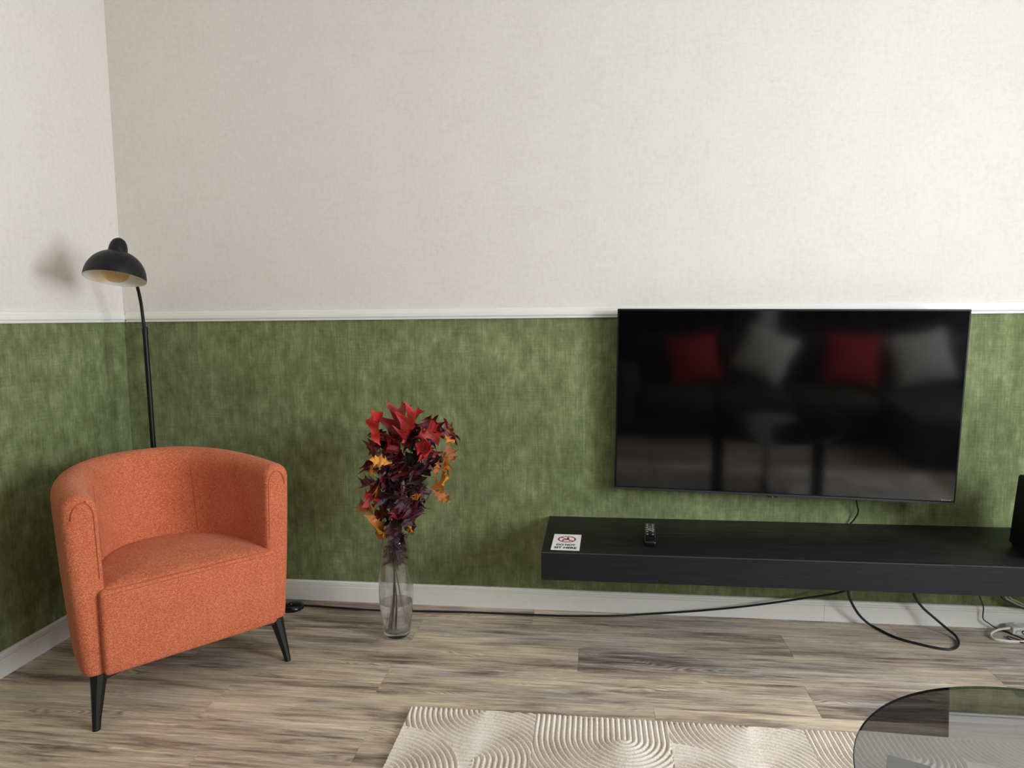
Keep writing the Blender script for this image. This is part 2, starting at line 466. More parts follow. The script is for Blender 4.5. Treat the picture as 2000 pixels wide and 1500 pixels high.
o = extrude_profile('trim_3', RLz, 0.015, RX - 0.015, (1, 0, 0), (0, 1, 0), M['rail']); o.location.y = RY; tag(o, kind='structure')
tag(box('trim_4', 3.10, 3.26, RY, RY + 0.05, 0, RZ, M['trim'], None, 0.004), kind='structure')

# ------------------------------------------------------------------ armchair
CH = empty('armchair', (0.747, -0.761, 0), math.radians(50.0))
tag(CH, 'orange woven tub armchair with black tapered legs in the corner', 'armchair')
ZB0, YF = 0.155, 0.030
def kz(z): return (z - ZB0) / 0.55
def sup(th, hw, dep, p):
    c, q = math.cos(th), math.sin(th)
    return (hw * math.copysign(abs(c) ** (2 / p), c), YF + (dep - YF) * abs(q) ** (2 / p))
def outer_pt(th, z):
    k = kz(z); bulge = 0.004 * math.sin(PI * min(1, max(0, k)))
    return sup(th, 0.316 + 0.031 * k + bulge, 0.572 + 0.050 * k + bulge, 2.5)
def inner_pt(th, z):
    k = (z - 0.42) / 0.28
    return sup(th, 0.246 + 0.006 * k, 0.435 + 0.075 * k, 2.15)
def top_z(th): return 0.709 + 0.021 * math.sin(th) ** 1.2
NS = 14
def section(th, so=0.0, si=0.0, st_=0.0, dy=0.0):
    """one cut through the shell: outer side up, round the top, inner side down"""
    zt = top_z(th) - st_; R = 0.050; out = []
    zs = [ZB0 + (zt - R - ZB0) * k / (NS - 1) for k in range(NS)]
    def pt(f, z, z2=None):
        xo, yo = outer_pt(th, z); xi, yi = inner_pt(th, z)
        d = Vector((xi - xo, yi - yo)); L = d.length; d /= L
        q = so + (L - so - si) * f
        return Vector((xo + d.x * q, yo + d.y * q + dy, z if z2 is None else z2))
    for k, z in enumerate(zs):
        f = 0.10 if k == 0 else 0.0
        out.append(pt(f, z))
    out[1:1] = [pt(0.02, ZB0 + 0.006), pt(0.0, ZB0 + 0.02)]
    for k in range(1, 12):
        a = PI * k / 12
        out.append(pt(0.5 - 0.5 * math.cos(a), zt - R + R * math.sin(a) * 0.0, zt - R + R * math.sin(a)))
    inn = [pt(1.0, z) for z in zs[::-1]]
    inn[-1] = pt(0.9, zs[0]); inn[-1:-1] = [pt(1.0, ZB0 + 0.02), pt(0.98, ZB0 + 0.006)]
    return out + inn
def build_shell():
    bm = bmesh.new(); S = []
    E_ = 0.004; NT_ = 56
    rnd = []
    for k in range(7):
        a = (PI / 2) * k / 6
        rnd.append((0.034 * (1 - math.sin(a)), 0.011 * (1 - math.sin(a)), 0.020 * (1 - math.sin(a)), 0.030 * (1 - math.cos(a)) - 0.012))
    for o_, i_, t_, d_ in rnd: S.append(section(0.0, o_, i_, t_, d_))
    for k in range(1, NT_):
        th = PI * k / NT_
        if outer_pt(th, 0.5)[1] < YF + 0.030: continue
        S.append(section(th))
    for o_, i_, t_, d_ in rnd[::-1]: S.append(section(PI, o_, i_, t_, d_))
    R_ = [[bm.verts.new(p) for p in ring] for ring in S]
    n = len(R_[0])
    for a, b in zip(R_[:-1], R_[1:]):
        for i in range(n): bm.faces.new((a[i], a[(i + 1) % n], b[(i + 1) % n], b[i]))
    for ring, flip in ((R_[0], False), (R_[-1], True)):
        for i in range(n // 2 - 1):
            q = (ring[i], ring[i + 1], ring[n - 2 - i], ring[n - 1 - i]) if n - 2 - i != i + 1 else (ring[i], ring[i + 1], ring[n - 1 - i])
            bm.faces.new(q if flip else q[::-1])
    return mesh_bm(bm, 'back_shell', 70)
link('back_shell', build_shell(), M['chair'], CH)
for th in (0.0, PI):      # stitched seam round the front of each arm
    ring = section(th, 0.022, 0.014, 0.022, -0.0125)
    n = len(ring)
    pts = [p for p in ring[NS + 1:NS + 2 + 11 + 9] if p.z > 0.43]
    tube('piping', pts, 0.0017, M['chair_seam'], CH, 6, 2)
for th in (math.radians(57), math.radians(141)):      # upright seams where the arms meet the back
    pts = []
    for k in range(9):
        z = 0.43 + (0.665 - 0.43) * k / 8
        x, y = inner_pt(th, z); pts.append((x * 0.998, y - 0.0006, z))
    tube('seam', pts, 0.0013, M['chair_seam'], CH, 6, 2)
def seat_mesh():
    bm = bmesh.new(); nr, na = 16, 72
    def edge(a):
        c, q = math.cos(a), math.sin(a)
        if q >= 0: return (0.258 * math.copysign(abs(c) ** (2 / 2.2), c), 0.03 + 0.415 * abs(q) ** (2 / 2.2))
        return (0.258 * math.copysign(abs(c) ** (2 / 14), c), 0.03 - 0.026 * abs(q) ** (2 / 6))
    c0 = bm.verts.new((0, 0.20, 0.436)); prev = None
    ringv = []
    for r in range(1, nr + 1):
        f = r / nr; row = []
        for i in range(na):
            ex, ey = edge(2 * PI * i / na)
            z = 0.419 + 0.017 * (1 - f ** 2.4) - 0.006 * max(0, (f - 0.9) / 0.1) ** 2
            row.append(bm.verts.new((ex * f, 0.20 + (ey - 0.20) * f, z)))
        ringv.append(row)
    for i in range(na): bm.faces.new((c0, ringv[0][i], ringv[0][(i + 1) % na]))
    for a, b in zip(ringv[:-1], ringv[1:]):
        for i in range(na): bm.faces.new((a[i], b[i], b[(i + 1) % na], a[(i + 1) % na]))
    low = [bm.verts.new((v.co.x, v.co.y, 0.30)) for v in ringv[-1]]
    for i in range(na): bm.faces.new((ringv[-1][i], low[i], low[(i + 1) % na], ringv[-1][(i + 1) % na]))
    bm.faces.new(low[::-1])
    return mesh_bm(bm, 'seat_cushion', 60)
link('seat_cushion', seat_mesh(), M['chair'], CH)
def front_panel():
    bm = bmesh.new()
    fs = add_box(bm, -0.268, 0.268, -0.008, 0.10, ZB0 - 0.002, 0.416)
    bmesh.ops.bevel(bm, geom=list(bm.edges), offset=0.014, segments=4, profile=0.5, affect='EDGES')
    return mesh_bm(bm, 'front_panel', 60)
link('front_panel', front_panel(), M['chair'], CH)
for zz, yy in ((0.4145, -0.001), (0.4045, -0.0072)):
    tube('seam', [(-0.258, yy, zz - .002), (-0.1, yy, zz), (0.1, yy, zz), (0.258, yy, zz - .002)], 0.0014, M['chair_seam'], CH, 6, 4)
def leg_mesh(sx, sy):
    """blade leg: foot outside, top plate reaching in under the seat"""
    bm = bmesh.new()
    fx, fy, tx_, ty_ = 0.2995 * sx, 0.0, 0.276 * sx, 0.034
    if sy > 0: fx, fy, tx_, ty_ = 0.20 * sx, 0.53, 0.185 * sx, 0.49
    secs = [(0.0, fx, fy, 0.0105, 0.010), (0.03, fx + (tx_ - fx) * .15, fy + (ty_ - fy) * .15, 0.012, 0.011),
            (0.12, fx + (tx_ - fx) * .72, fy + (ty_ - fy) * .72, 0.0195, 0.015), (0.1575, tx_, ty_, 0.025, 0.019)]
    rings = []
    for z, cx, cy, a, b in secs:
        c_ = 0.35
        pts = [(-a, -b * c_), (-a * c_, -b), (a * c_, -b), (a, -b * c_), (a, b * c_), (a * c_, b), (-a * c_, b), (-a, b * c_)]
        rings.append([bm.verts.new((cx + p, cy + q, z)) for p, q in pts])
    for a, b in zip(rings[:-1], rings[1:]):
        for i in range(8): bm.faces.new((a[i], a[(i + 1) % 8], b[(i + 1) % 8], b[i]))
    bm.faces.new(rings[0][::-1]); bm.faces.new(rings[-1])
    x0, x1 = sorted((tx_ + 0.02 * sx, tx_ - 0.085 * sx))
    v = []
    for x, zb in ((tx_, 0.134), (tx_ - 0.085 * sx, 0.152)):
        for y in (ty_ - 0.016, ty_ + 0.016):
            v.append((bm.verts.new((x, y, zb)), bm.verts.new((x, y, 0.1575))))
    (a0, a1), (b0, b1), (c0, c1), (d0, d1) = v
    for f in ((a0, b0, d0, c0), (a1, c1, d1, b1), (a0, a1, b1, b0), (c0, d0, d1, c1), (a0, c0, c1, a1), (b0, b1, d1, d0)): bm.faces.new(f)
    return mesh_bm(bm, 'leg', 35)
for sx in (-1, 1):
    for sy in (-1, 1):
        link('leg', leg_mesh(sx, sy), M['black_metal'], CH)

# ------------------------------------------------------------------ floor lamp
LX, LY = 0.238, -0.20
LP = empty('floor_lamp', (LX, LY, 0)); tag(LP, 'black floor lamp with domed shade and curved arm behind the armchair', 'floor lamp')
lathe('base', [(0, 0), (0.118, 0), (0.12, 0.004), (0.12, 0.012), (0.115, 0.018), (0.03, 0.022), (0.016, 0.034), (0, 0.034)], M['lamp_black'], LP)
tube('pole', [(0.008, 0, 0.02), (0.005, 0, 0.4), (0.001, 0, 0.85), (-0.003, 0, 1.17)], 0.0098, M['lamp_black'], LP, 14, 4)
o = lathe('collar', [(0, 1.16), (0.0112, 1.16), (0.0112, 1.185), (0.009, 1.19), (0, 1.19)], M['lamp_black'], LP, 20); o.location = (-0.003, 0, 0)
arm = [(0.234, -0.2, 1.15), (0.233, -0.205, 1.22), (0.235, -0.215, 1.285), (0.242, -0.24, 1.347), (0.266, -0.30, 1.422), (0.300, -0.385, 1.468), (0.333, -0.46, 1.478)]
tube('arm', [(x - LX, y - LY, z) for x, y, z in arm], 0.0062, M['lamp_black'], LP, 12, 8)
# shade: axis leans back and to the right
HC = Vector((0.326, -0.478, 1.364))
ax = (cam_u + cam_r * 0.02 + fwd * 0.15).normalized()
sx_ = cam_r - ax * cam_r.dot(ax); sx_.normalize(); sy_ = ax.cross(sx_)
RS = Matrix(((sx_.x, sy_.x, ax.x), (sx_.y, sy_.y, ax.y), (sx_.z, sy_.z, ax.z))).to_4x4()
R_, H_ = 0.101, 0.102
outer = []
for k in range(0, 15):
    a = (PI / 2) * k / 14 * 0.93
    outer.append((R_ * math.cos(a) ** 0.92, H_ * math.sin(a)))
inner = [(r - 0.003 if r > 0.004 else 0.0, z - 0.003 if z > .004 else z) for r, z in outer]
sh = lathe('shade', outer + [(0.0, H_)], M['lamp_black'], LP, 64)
sh.matrix_local = Matrix.Translation(HC - Vector((LX, LY, 0))) @ RS
lathe('shade_lining', [(R_, 0.0)] + inner + [(0.0, H_ - 0.004)], M['lamp_white'], sh, 64)
lathe('knob', [(0.0315, H_ - 0.014), (0.0318, H_ - 0.002), (0.0300, H_ + 0.014), (0.0265, H_ + 0.028), (0.0200, H_ + 0.040), (0.010, H_ + 0.0475), (0, H_ + 0.0487)], M['lamp_black'], sh, 40)
bl = lathe('bulb', [(0, -0.012), (0.016, -0.0105), (0.031, -0.004), (0.043, 0.010), (0.0475, 0.030), (0.044, 0.050), (0.033, 0.066), (0.018, 0.078), (0.014, 0.09)], M['bulb'], sh, 40)
lathe('bulb_cap', [(0, 0.085), (0.0135, 0.085), (0.0135, 0.104), (0, 0.104)], M['brass'], bl, 20)
bm = bmesh.new()
for k in range(6):
    a = 2 * PI * k / 6
    tube_bm(bm, [(0.006 * math.cos(a), 0.006 * math.sin(a), 0.085), (0.016 * math.cos(a), 0.016 * math.sin(a), 0.02)], 0.0008, 5)
link('filament', mesh_bm(bm, 'filament', 50), M['brass'], bl)

# foot switch and the cord that runs along the wall to the shelf
FS = empty('foot_switch', (0.762, -0.105, 0)); tag(FS, 'round black foot switch on the floor beside the armchair', 'switch')
lathe('body', [(0, 0), (0.046, 0), (0.049, 0.006), (0.046, 0.016), (0.036, 0.023), (0.02, 0.026), (0, 0.0265)], M['plastic'], FS, 36)
o = lathe('button', [(0, 0), (0.012, 0), (0.012, 0.004), (0.009, 0.007), (0, 0.008)], M['plastic'], FS, 20); o.location = (-0.002, -0.012, 0.024)
o = tube('floor_cable', [(0.800, -0.085, 0.006), (0.86, -0.082, 0.0045), (0.955, -0.089, 0.0045), (1.146, -0.096, 0.0045), (1.479, -0.080, 0.0045), (1.692, -0.077, 0.0045),
      (1.901, -0.075, 0.0045), (2.107, -0.055, 0.0045), (2.211, -0.035, 0.006), (2.413, -0.04, 0.030), (2.609, -0.05, 0.062), (2.819, -0.06, 0.106), (2.975, -0.078, 0.150), (3.00, -0.085, 0.20), (2.985, -0.085, 0.299)], 0.0042, M['cord'])
tag(o, 'thin black cord along the skirting from foot switch up to shelf', 'cord')

# ------------------------------------------------------------------ wall shelf
SX0, SX1, SD, SZ0, SZ1 = 1.842, 4.05, 0.442, 0.297, 0.396
SH = empty('floating_shelf', (SX0, 0, SZ0)); tag(SH, 'long black wood-grain floating shelf below the television', 'shelf')
L_, HH = SX1 - SX0, SZ1 - SZ0
box('top_panel', 0, L_, -SD + 0.0185, 0, HH - 0.016, HH, M['shelf'], SH, 0.0012, 2)
box('front_panel', 0, L_, -SD, -SD + 0.0184, 0, HH, M['shelf'], SH, 0.0006, 1)
box('side_panel', 0, 0.018, -SD + 0.0185, 0, -0.008, HH - 0.0168, M['shelf'], SH, 0.001, 1)
box('side_panel', L_ - 0.018, L_, -SD + 0.0185, 0, -0.008, HH - 0.0168, M['shelf'], SH, 0.001, 1)
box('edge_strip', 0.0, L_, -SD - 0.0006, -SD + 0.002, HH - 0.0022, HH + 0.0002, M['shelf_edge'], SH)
box('bottom_panel', 0.02, L_ - 0.02, -SD + 0.02, -0.10, 0.004, 0.016, M['shelf'], SH)
box('wall_batten', 0.02, L_ - 0.02, -0.03, 0, 0.02, HH - 0.018, M['shelf'], SH)

# sticker sign with the seated figure crossed out
SG = box('warning_sticker', -0.0505, 0.0505, -0.089, 0.089, 0, 0.0006, M['sign_white'])
SG.location = (1.9255, -0.3265, SZ1); SG.rotation_euler = (0, 0, math.radians(-1.2))
tag(SG, 'white do not sit here sticker at the left end of shelf', 'sign')
def flat_poly(bm, pts, z0, z1):
    a = [bm.verts.new((x, y, z0)) for x, y in pts]; b = [bm.verts.new((x, y, z1)) for x, y in pts]
    n = len(pts)
    bm.faces.new(b); bm.faces.new(a[::-1])
    for i in range(n): bm.faces.new((a[i], a[(i + 1) % n], b[(i + 1) % n], b[i]))
CY = 0.031
bm = bmesh.new()
for k in range(40):
    a0, a1 = 2 * PI * k / 40, 2 * PI * (k + 1) / 40
    flat_poly(bm, [(r * math.cos(a), CY + r * 1.08 * math.sin(a)) for r, a in ((0.0275, a0), (0.0335, a0), (0.0335, a1), (0.0275, a1))], 0.0006, 0.0010)
ca, sa = math.cos(math.radians(-40)), math.sin(math.radians(-40))
flat_poly(bm, [(x * ca - y * sa, CY + x * sa + y * ca) for x, y in ((-0.029, -0.0028), (0.029, -0.0028), (0.029, 0.0028), (-0.029, 0.0028))], 0.0010, 0.0012)
link('prohibition_ring', mesh_bm(bm, 'prohibition_ring'), M['sign_red'], SG)
bm = bmesh.new()
flat_poly(bm, [(0.003 + 0.0045 * math.cos(2 * PI * k / 14), CY + 0.019 + 0.0048 * math.sin(2 * PI * k / 14)) for k in range(14)], 0.0006, 0.0008)
for q in ([(-0.001, 0.013), (0.007, 0.013), (0.008, -0.004), (0.000, -0.006)], [(0.004, -0.006), (0.004, 0.0), (-0.014, -0.002), (-0.014, -0.008)],
          [(-0.014, -0.003), (-0.009, -0.005), (-0.013, -0.020), (-0.018, -0.019)], [(-0.019, -0.019), (0.012, -0.019), (0.012, -0.0215), (-0.019, -0.0215)], [(0.009, -0.006), (0.0115, -0.006), (0.0115, -0.020), (0.009, -0.020)]):
    flat_poly(bm, [(x, CY + y) for x, y in q], 0.0006, 0.0008)
link('seated_figure', mesh_bm(bm, 'seated_figure'), M['sign_black'], SG)
def text_mesh(body, width, height, cx, cy, z, bold=0.05):
    cu = bpy.data.curves.new('t', 'FONT'); cu.body = body; cu.size = 1; cu.offset = bold; cu.extrude = 0.0; cu.resolution_u = 3
    to = bpy.data.objects.new('t', cu); COL.objects.link(to)
    bpy.context.view_layer.update()
    dg = bpy.context.evaluated_depsgraph_get()
    me = bpy.data.meshes.new_from_object(to.evaluated_get(dg))
    bpy.data.objects.remove(to)
    xs = [v.co.x for v in me.vertices]; ys_ = [v.co.y for v in me.vertices]
    kx, ky = width / (max(xs) - min(xs)), height / (max(ys_) - min(ys_))
    for v in me.vertices:
        v.co = ((v.co.x - min(xs)) * kx - width / 2 + cx, (v.co.y - min(ys_)) * ky - height / 2 + cy, z)
    me.materials.clear()
    return me
link('lettering', text_mesh('DO NOT', 0.068, 0.021, 0, -0.031, 0.0008), M['sign_black'], SG)
link('lettering', text_mesh('SIT HERE', 0.080, 0.021, 0, -0.062, 0.0008), M['sign_black'], SG)

# remote control
RM = empty('remote_control', (2.231, -0.238, SZ1), math.radians(-4.0)); tag(RM, 'slim black remote control with grey buttons lying on the shelf', 'remote')
box('body', -0.0205, 0.0205, -0.113, 0.113, 0.0003, 0.019, M['plastic'], RM, 0.006, 3)
ring = lathe('button_ring', [(0.008, 0.0192), (0.0125, 0.0192), (0.0125, 0.0205), (0.008, 0.0205)], M['button'], RM, 24, closed=True); ring.location = (0.003, 0.026, 0)
bmb = bmesh.new(); add_box(bmb, -0.0038, 0.0038, -0.0042, 0.0042, 0.0188, 0.0205, 0.001, 1); bme = mesh_bm(bmb, 'button', 40); bme.materials.append(M['button'])
for x, y in ((-0.010, 0.092), (0.010, 0.092), (-0.010, 0.072), (0.010, 0.072), (-0.0105, 0.050), (0.0, 0.058), (0.0105, 0.050), (-0.0115, 0.026), (-0.0105, 0.002), (0.0105, 0.002), (-0.010, -0.030), (0.010, -0.030)):
    o = link('button', bme, None, RM); o.location = (x, y, 0)

# loudspeaker at the right end
SP = empty('loudspeaker', (3.475, -0.215, SZ1)); tag(SP, 'black box loudspeaker standing at the right end of the shelf', 'speaker')
bm = bmesh.new()
vs = []
for z, s in ((0.012, 0.0), (0.255, 0.016)):
    vs.append([bm.verts.new(p) for p in ((0 + s, 0 - s * .3, z), (0.21 - s, 0 - s * .3, z), (0.21 - s, -0.20 + s * .6, z), (0 + s, -0.20 + s * .6, z))])
for i in range(4): bm.faces.new((vs[0][i], vs[0][(i + 1) % 4], vs[1][(i + 1) % 4], vs[1][i]))
bm.faces.new(vs[0]); bm.faces.new(vs[1])
bmesh.ops.bevel(bm, geom=list(bm.edges), offset=0.004, segments=2, affect='EDGES')
link('cabinet', mesh_bm(bm, 'cabinet', 40), M['speaker'], SP)
box('plinth', 0.008, 0.202, -0.192, -0.008, 0, 0.012, M['cone'], SP)
box('grille', 0.018, 0.192, -0.206, -0.198, 0.03, 0.235, M['cone'], SP, 0.003, 2)

# ------------------------------------------------------------------ television on its wall bracket
TVW, TVH = 1.232, 0.71
TL = Vector((2.1129, -0.0879, 1.2413))
e1 = Vector((1.0, -0.059, -0.0139)).normalized()
e2 = Vector((0.0139, -0.038, 1.0)); e2 = (e2 - e1 * e2.dot(e1)).normalized()
e3 = e2.cross(e1)      # into the wall
TV = empty('television', (0, 0, 0))
TV.matrix_world = Matrix(((e1.x, e3.x, e2.x, TL.x), (e1.y, e3.y, e2.y, TL.y), (e1.z, e3.z, e2.z, TL.z), (0, 0, 0, 1))) @ Matrix.Translation((0, 0, -TVH))
tag(TV, 'large flat black television hung tilted on the green wall', 'television')
bm = bmesh.new()
add_box(bm, 0, TVW, 0.0, 0.024, 0, TVH, 0.003, 2)
link('bezel', mesh_bm(bm, 'bezel', 40), M['tv_frame'], TV)
box('screen', 0.006, TVW - 0.006, -0.0012, 0.002, 0.012, TVH - 0.006, M['screen'], TV, 0.0006, 1)
box('bottom_strip', 0.002, TVW - 0.002, -0.002, 0.004, 0.0005, 0.0085, plain('grey_tv_strip', (0.055, 0.055, 0.06), 0.35, 0.5), TV, 0.0008, 1)
box('rear_housing', 0.18, TVW - 0.18, 0.0235, 0.048, 0.05, 0.42, M['tv_frame'], TV, 0.006, 2)
box('sensor', TVW * .472, TVW * .50, 0.002, 0.016, -0.006, 0.001, M['plastic'], TV, 0.001, 1)
box('standby_light', TVW * .484, TVW * .488, 0.0012, 0.002, -0.005, -0.002, M['button'], TV)
bm = bmesh.new()
for k, (a, b) in enumerate(((0, .006), (.008, .012), (.014, .019), (.021, .024), (.026, .031))):
    add_box(bm, TVW - .048 + a, TVW - .048 + b, -0.0018, -0.001, 0.0145, 0.0185)
link('corner_print', mesh_bm(bm, 'corner_print'), M['button'], TV)
BR = empty('tv_bracket', (2.72, 0, 0.90)); tag(BR, 'black wall bracket holding the television', 'bracket')
box('wall_plate', -0.20, 0.20, -0.012, 0, -0.12, 0.14, M['black_metal'], BR)
box('arm', -0.03, 0.03, -0.055, -0.012, -0.02, 0.02, M['black_metal'], BR)
o = tube('tv_cable', [(3.00, -0.075, 0.56), (3.012, -0.062, 0.525), (3.029, -0.04, 0.484), (3.041, -0.022, 0.448), (3.030, -0.016, 0.418), (3.016, -0.012, 0.398)], 0.0028, M['cord'])
tag(o, 'short black cable hanging from the television to the shelf', 'cable')

# ------------------------------------------------------------------ cables by the skirting
o = tube('power_cable', [(3.005, -0.10, 0.299), (2.995, -0.085, 0.20), (2.995, -0.08, 0.145), (3.013, -0.07, 0.102), (3.045, -0.06, 0.052), (3.085, -0.052, 0.014), (3.112, -0.075, 0.0045), (3.148, -0.142, 0.0045), (3.216, -0.192, 0.0045),
      (3.275, -0.218, 0.0045), (3.314, -0.213, 0.0045), (3.352, -0.172, 0.0045), (3.368, -0.120, 0.010), (3.349, -0.09, 0.026), (3.314, -0.07, 0.056), (3.27, -0.06, 0.096), (3.241, -0.06, 0.144), (3.236, -0.065, 0.21), (3.24, -0.08, 0.299)], 0.0048, M['cord'])
tag(o, 'black cable hanging in a loop from the shelf onto the floor', 'cable')
o = tube('thin_cable', [(3.468, -0.06, 0.299), (3.468, -0.055, 0.2), (3.477, -0.05, 0.149), (3.506, -0.03, 0.091), (3.507, -0.03, 0.046), (3.525, -0.035, 0.029), (3.558, -0.030, 0.008), (3.585, -0.050, 0.004), (3.613, -0.110, 0.004), (3.64, -0.128, 0.004), (3.70, -0.14, 0.004)], 0.0022, M['cord'])
tag(o, 'thin black cable dropping behind shelf past white power strip', 'cable')
o = tube('white_cable', [(3.600, -0.054, 0.024), (3.575, -0.060, 0.022), (3.544, -0.062, 0.016), (3.512, -0.079, 0.008), (3.500, -0.108, 0.005), (3.515, -0.124, 0.005), (3.56, -0.132, 0.005), (3.62, -0.132, 0.009), (3.70, -0.11, 0.02)], 0.0045, M['cord_white'])
tag(o, 'white cable curling out of the power strip on the floor', 'cable')
PS = empty('power_strip', (3.59, -0.050, 0), math.radians(6)); tag(PS, 'white power strip on the floor against the skirting', 'power strip')
box('body', 0, 0.30, -0.022, 0.022, 0, 0.030, M['cord_white'], PS, 0.004, 2)
for k in range(4):
    o = lathe('socket', [(0, 0.0302), (0.017, 0.0302), (0.018, 0.032), (0.020, 0.032), (0.020, 0.0302)], M['cord_white'], PS, 24); o.location = (0.04 + 0.065 * k, 0, 0)
for k in range(3):
    o = tube('beige_cable', [(3.55 + .008 * k, -0.055, 0.299), (3.548 + .008 * k, -0.05, 0.20), (3.561 + .012 * k, -0.042 - .004 * k, 0.138 + .002 * k), (3.589 + .013 * k, -0.042 - .004 * k, 0.117 + .004 * k), (3.617 + .012 * k, -0.044 - .004 * k, 0.103 + .005 * k), (3.67 + .01 * k, -0.05, 0.095 + .005 * k), (3.75, -0.05, 0.12 + .004 * k), (3.80, -0.05, 0.299)], 0.003, (M['cord'], M['cord_beige'], M['cord_beige'])[k])
    tag(o, ('black cable sagging under the shelf above the power strip', 'beige cable sagging under the shelf beside a black one', 'beige cable sagging highest under the right end of shelf')[k], 'cable')
for k, pts in enumerate(([(3.70, -0.07, 0.02), (3.66, -0.085, 0.024), (3.628, -0.090, 0.030), (3.614, -0.088, 0.022), (3.630, -0.092, 0.010), (3.68, -0.10, 0.005)],
                         [(3.70, -0.17, 0.004), (3.62, -0.150, 0.004), (3.575, -0.098, 0.004), (3.566, -0.090, 0.004), (3.556, -0.100, 0.004), (3.565, -0.125, 0.004), (3.60, -0.15, 0.008)])):
    o = tube('thin_cable', pts, 0.002, M['cord'])
    tag(o, ('thin black cable looped in the air before the power strip', 'thin black cable lying on floor in front of power strip')[k], 'cable')

# ------------------------------------------------------------------ glass vase with water
VX, VY = 1.2735, -0.300
VS = empty('glass_vase', (VX, VY, 0)); tag(VS, 'tall clear glass vase part-filled with water on the floor', 'vase')
vo = [(0, 0.0), (0.040, 0.0), (0.046, 0.003), (0.0495, 0.010), (0.0535, 0.035), (0.0590, 0.080), (0.0635, 0.130), (0.0655, 0.175), (0.0650, 0.200), (0.0625, 0.245), (0.0575, 0.300), (0.0520, 0.350), (0.0480, 0.395)]
vi = [(0.0462, 0.396), (0.0498, 0.350), (0.0552, 0.300), (0.0601, 0.245), (0.0626, 0.200), (0.0630, 0.175), (0.0611, 0.130), (0.0565, 0.080), (0.0505, 0.040), (0.0440, 0.026), (0.030, 0.021), (0, 0.020)]
lathe('body', vo + vi, M['glass'], VS, 64, 70)
wt = [(0, 0.0203), (0.030, 0.0213), (0.0437, 0.0263), (0.0502, 0.0402), (0.0562, 0.080), (0.0607, 0.130), (0.0609, 0.1365), (0.058, 0.135), (0, 0.135)]
lathe('water', wt, M['water'], VS, 64, 70)

# ------------------------------------------------------------------ dried oak branches
BQ = empty('oak_branches', (VX, VY, 0.022)); tag(BQ, 'bunch of dried red, maroon and ochre oak branches in the vase', 'branches')
base = Vector((VX, VY, 0.022))
for k, (foot, mid, top_, m_) in enumerate((((1.252, -0.302, 0.028), (1.268, -0.300, 0.26), (1.322, -0.285, 0.72), 'stem_red'),
        ((1.262, -0.310, 0.028), (1.272, -0.304, 0.27), (1.25, -0.30, 0.72), 'stem'), ((1.302, -0.300, 0.052), (1.272, -0.298, 0.27), (1.20, -0.31, 0.56), 'stem'),
        ((1.256, -0.292, 0.028), (1.270, -0.296, 0.26), (1.40, -0.30, 0.76), 'stem_red'), ((1.268, -0.296, 0.028), (1.275, -0.300, 0.26), (1.44, -0.31, 0.60), 'stem'))):
    a, b, c = Vector(foot), Vector(mid), Vector(top_)
    pts = [a, a.lerp(b, .5) + Vector((0.002, 0.001, 0)), b, b.lerp(c, .4) + Vector((-0.006 if c.x > b.x else 0.006, 0, 0.02)), c]
    P = [p - base for p in catmull(pts, 6)]
    bm = bmesh.new(); tube_bm(bm, P, [0.0030 - 0.0018 * i / (len(P) - 1) for i in range(len(P))], 7)
    link('stem', mesh_bm(bm, 'stem', 60), M[m_], BQ)
def leaf_mesh(name, mat, curl, fold, twist, seed, tips=True):
    """lobed oak leaf, 1 long along +y and about 1 wide, curled"""
    rr = random.Random(seed)
    half = [(0.0, 0.03), (0.10, 0.05), (0.17, 0.13), (0.25, 0.40), (0.29, 0.19), (0.36, 0.25), (0.46, 0.54), (0.50, 0.42), (0.545, 0.25), (0.61, 0.28), (0.72, 0.47), (0.755, 0.35), (0.79, 0.20), (0.86, 0.20), (0.91, 0.26), (0.94, 0.13), (1.0, 0.0)]
    bm = bmesh.new(); L, Cn, R = [], [], []
    def put(x, y):
        fz = abs(x) * fold + 0.13 * math.sin(11 * y + seed) * abs(x) * 2 + 0.10 * math.sin(9 * x + 5 * y + 1.7 * seed)
        z = fz
        a = curl * (y - 0.3)
        yy = y; zz = z
        if abs(curl) > 1e-3:
            r = 1.0 / curl
            yy = 0.3 + (r - z) * math.sin(a) if True else y
            zz = r - (r - z) * math.cos(a)
        tw = twist * y
        return Vector((x * math.cos(tw) - zz * math.sin(tw), yy, x * math.sin(tw) + zz * math.cos(tw)))
    for t, wv in half:
        jl, jr = rr.uniform(.8, 1.2), rr.uniform(.8, 1.2)
        dy = 0.07 if wv > .2 else 0
        Cn.append(bm.verts.new(put(0, t)))
        L.append(bm.verts.new(put(-max(wv * jl, .004), min(1.02, t + dy)))); R.append(bm.verts.new(put(max(wv * jr, .004), min(1.02, t + dy))))
    for i in range(len(half) - 1):
        bm.faces.new((L[i], Cn[i], Cn[i + 1], L[i + 1])); bm.faces.new((Cn[i], R[i], R[i + 1], Cn[i + 1]))
    me = bpy.data.meshes.new(name); bm.to_mesh(me); bm.free(); smooth(me)
    me.materials.append(mat)
    return me
VAR = [(1.2, 0.45, 0.4), (-1.5, 0.6, -0.5), (2.0, 0.35, 0.8), (-0.9, 1.1, 0.4), (2.6, 0.7, -0.8), (-2.3, 0.45, 0.7)]
LM = {c: [leaf_mesh('leaf', M['leaf_' + c], *VAR[i], seed=7 * i + 3) for i in range(6)] for c in ('red', 'dred', 'dk', 'or')}
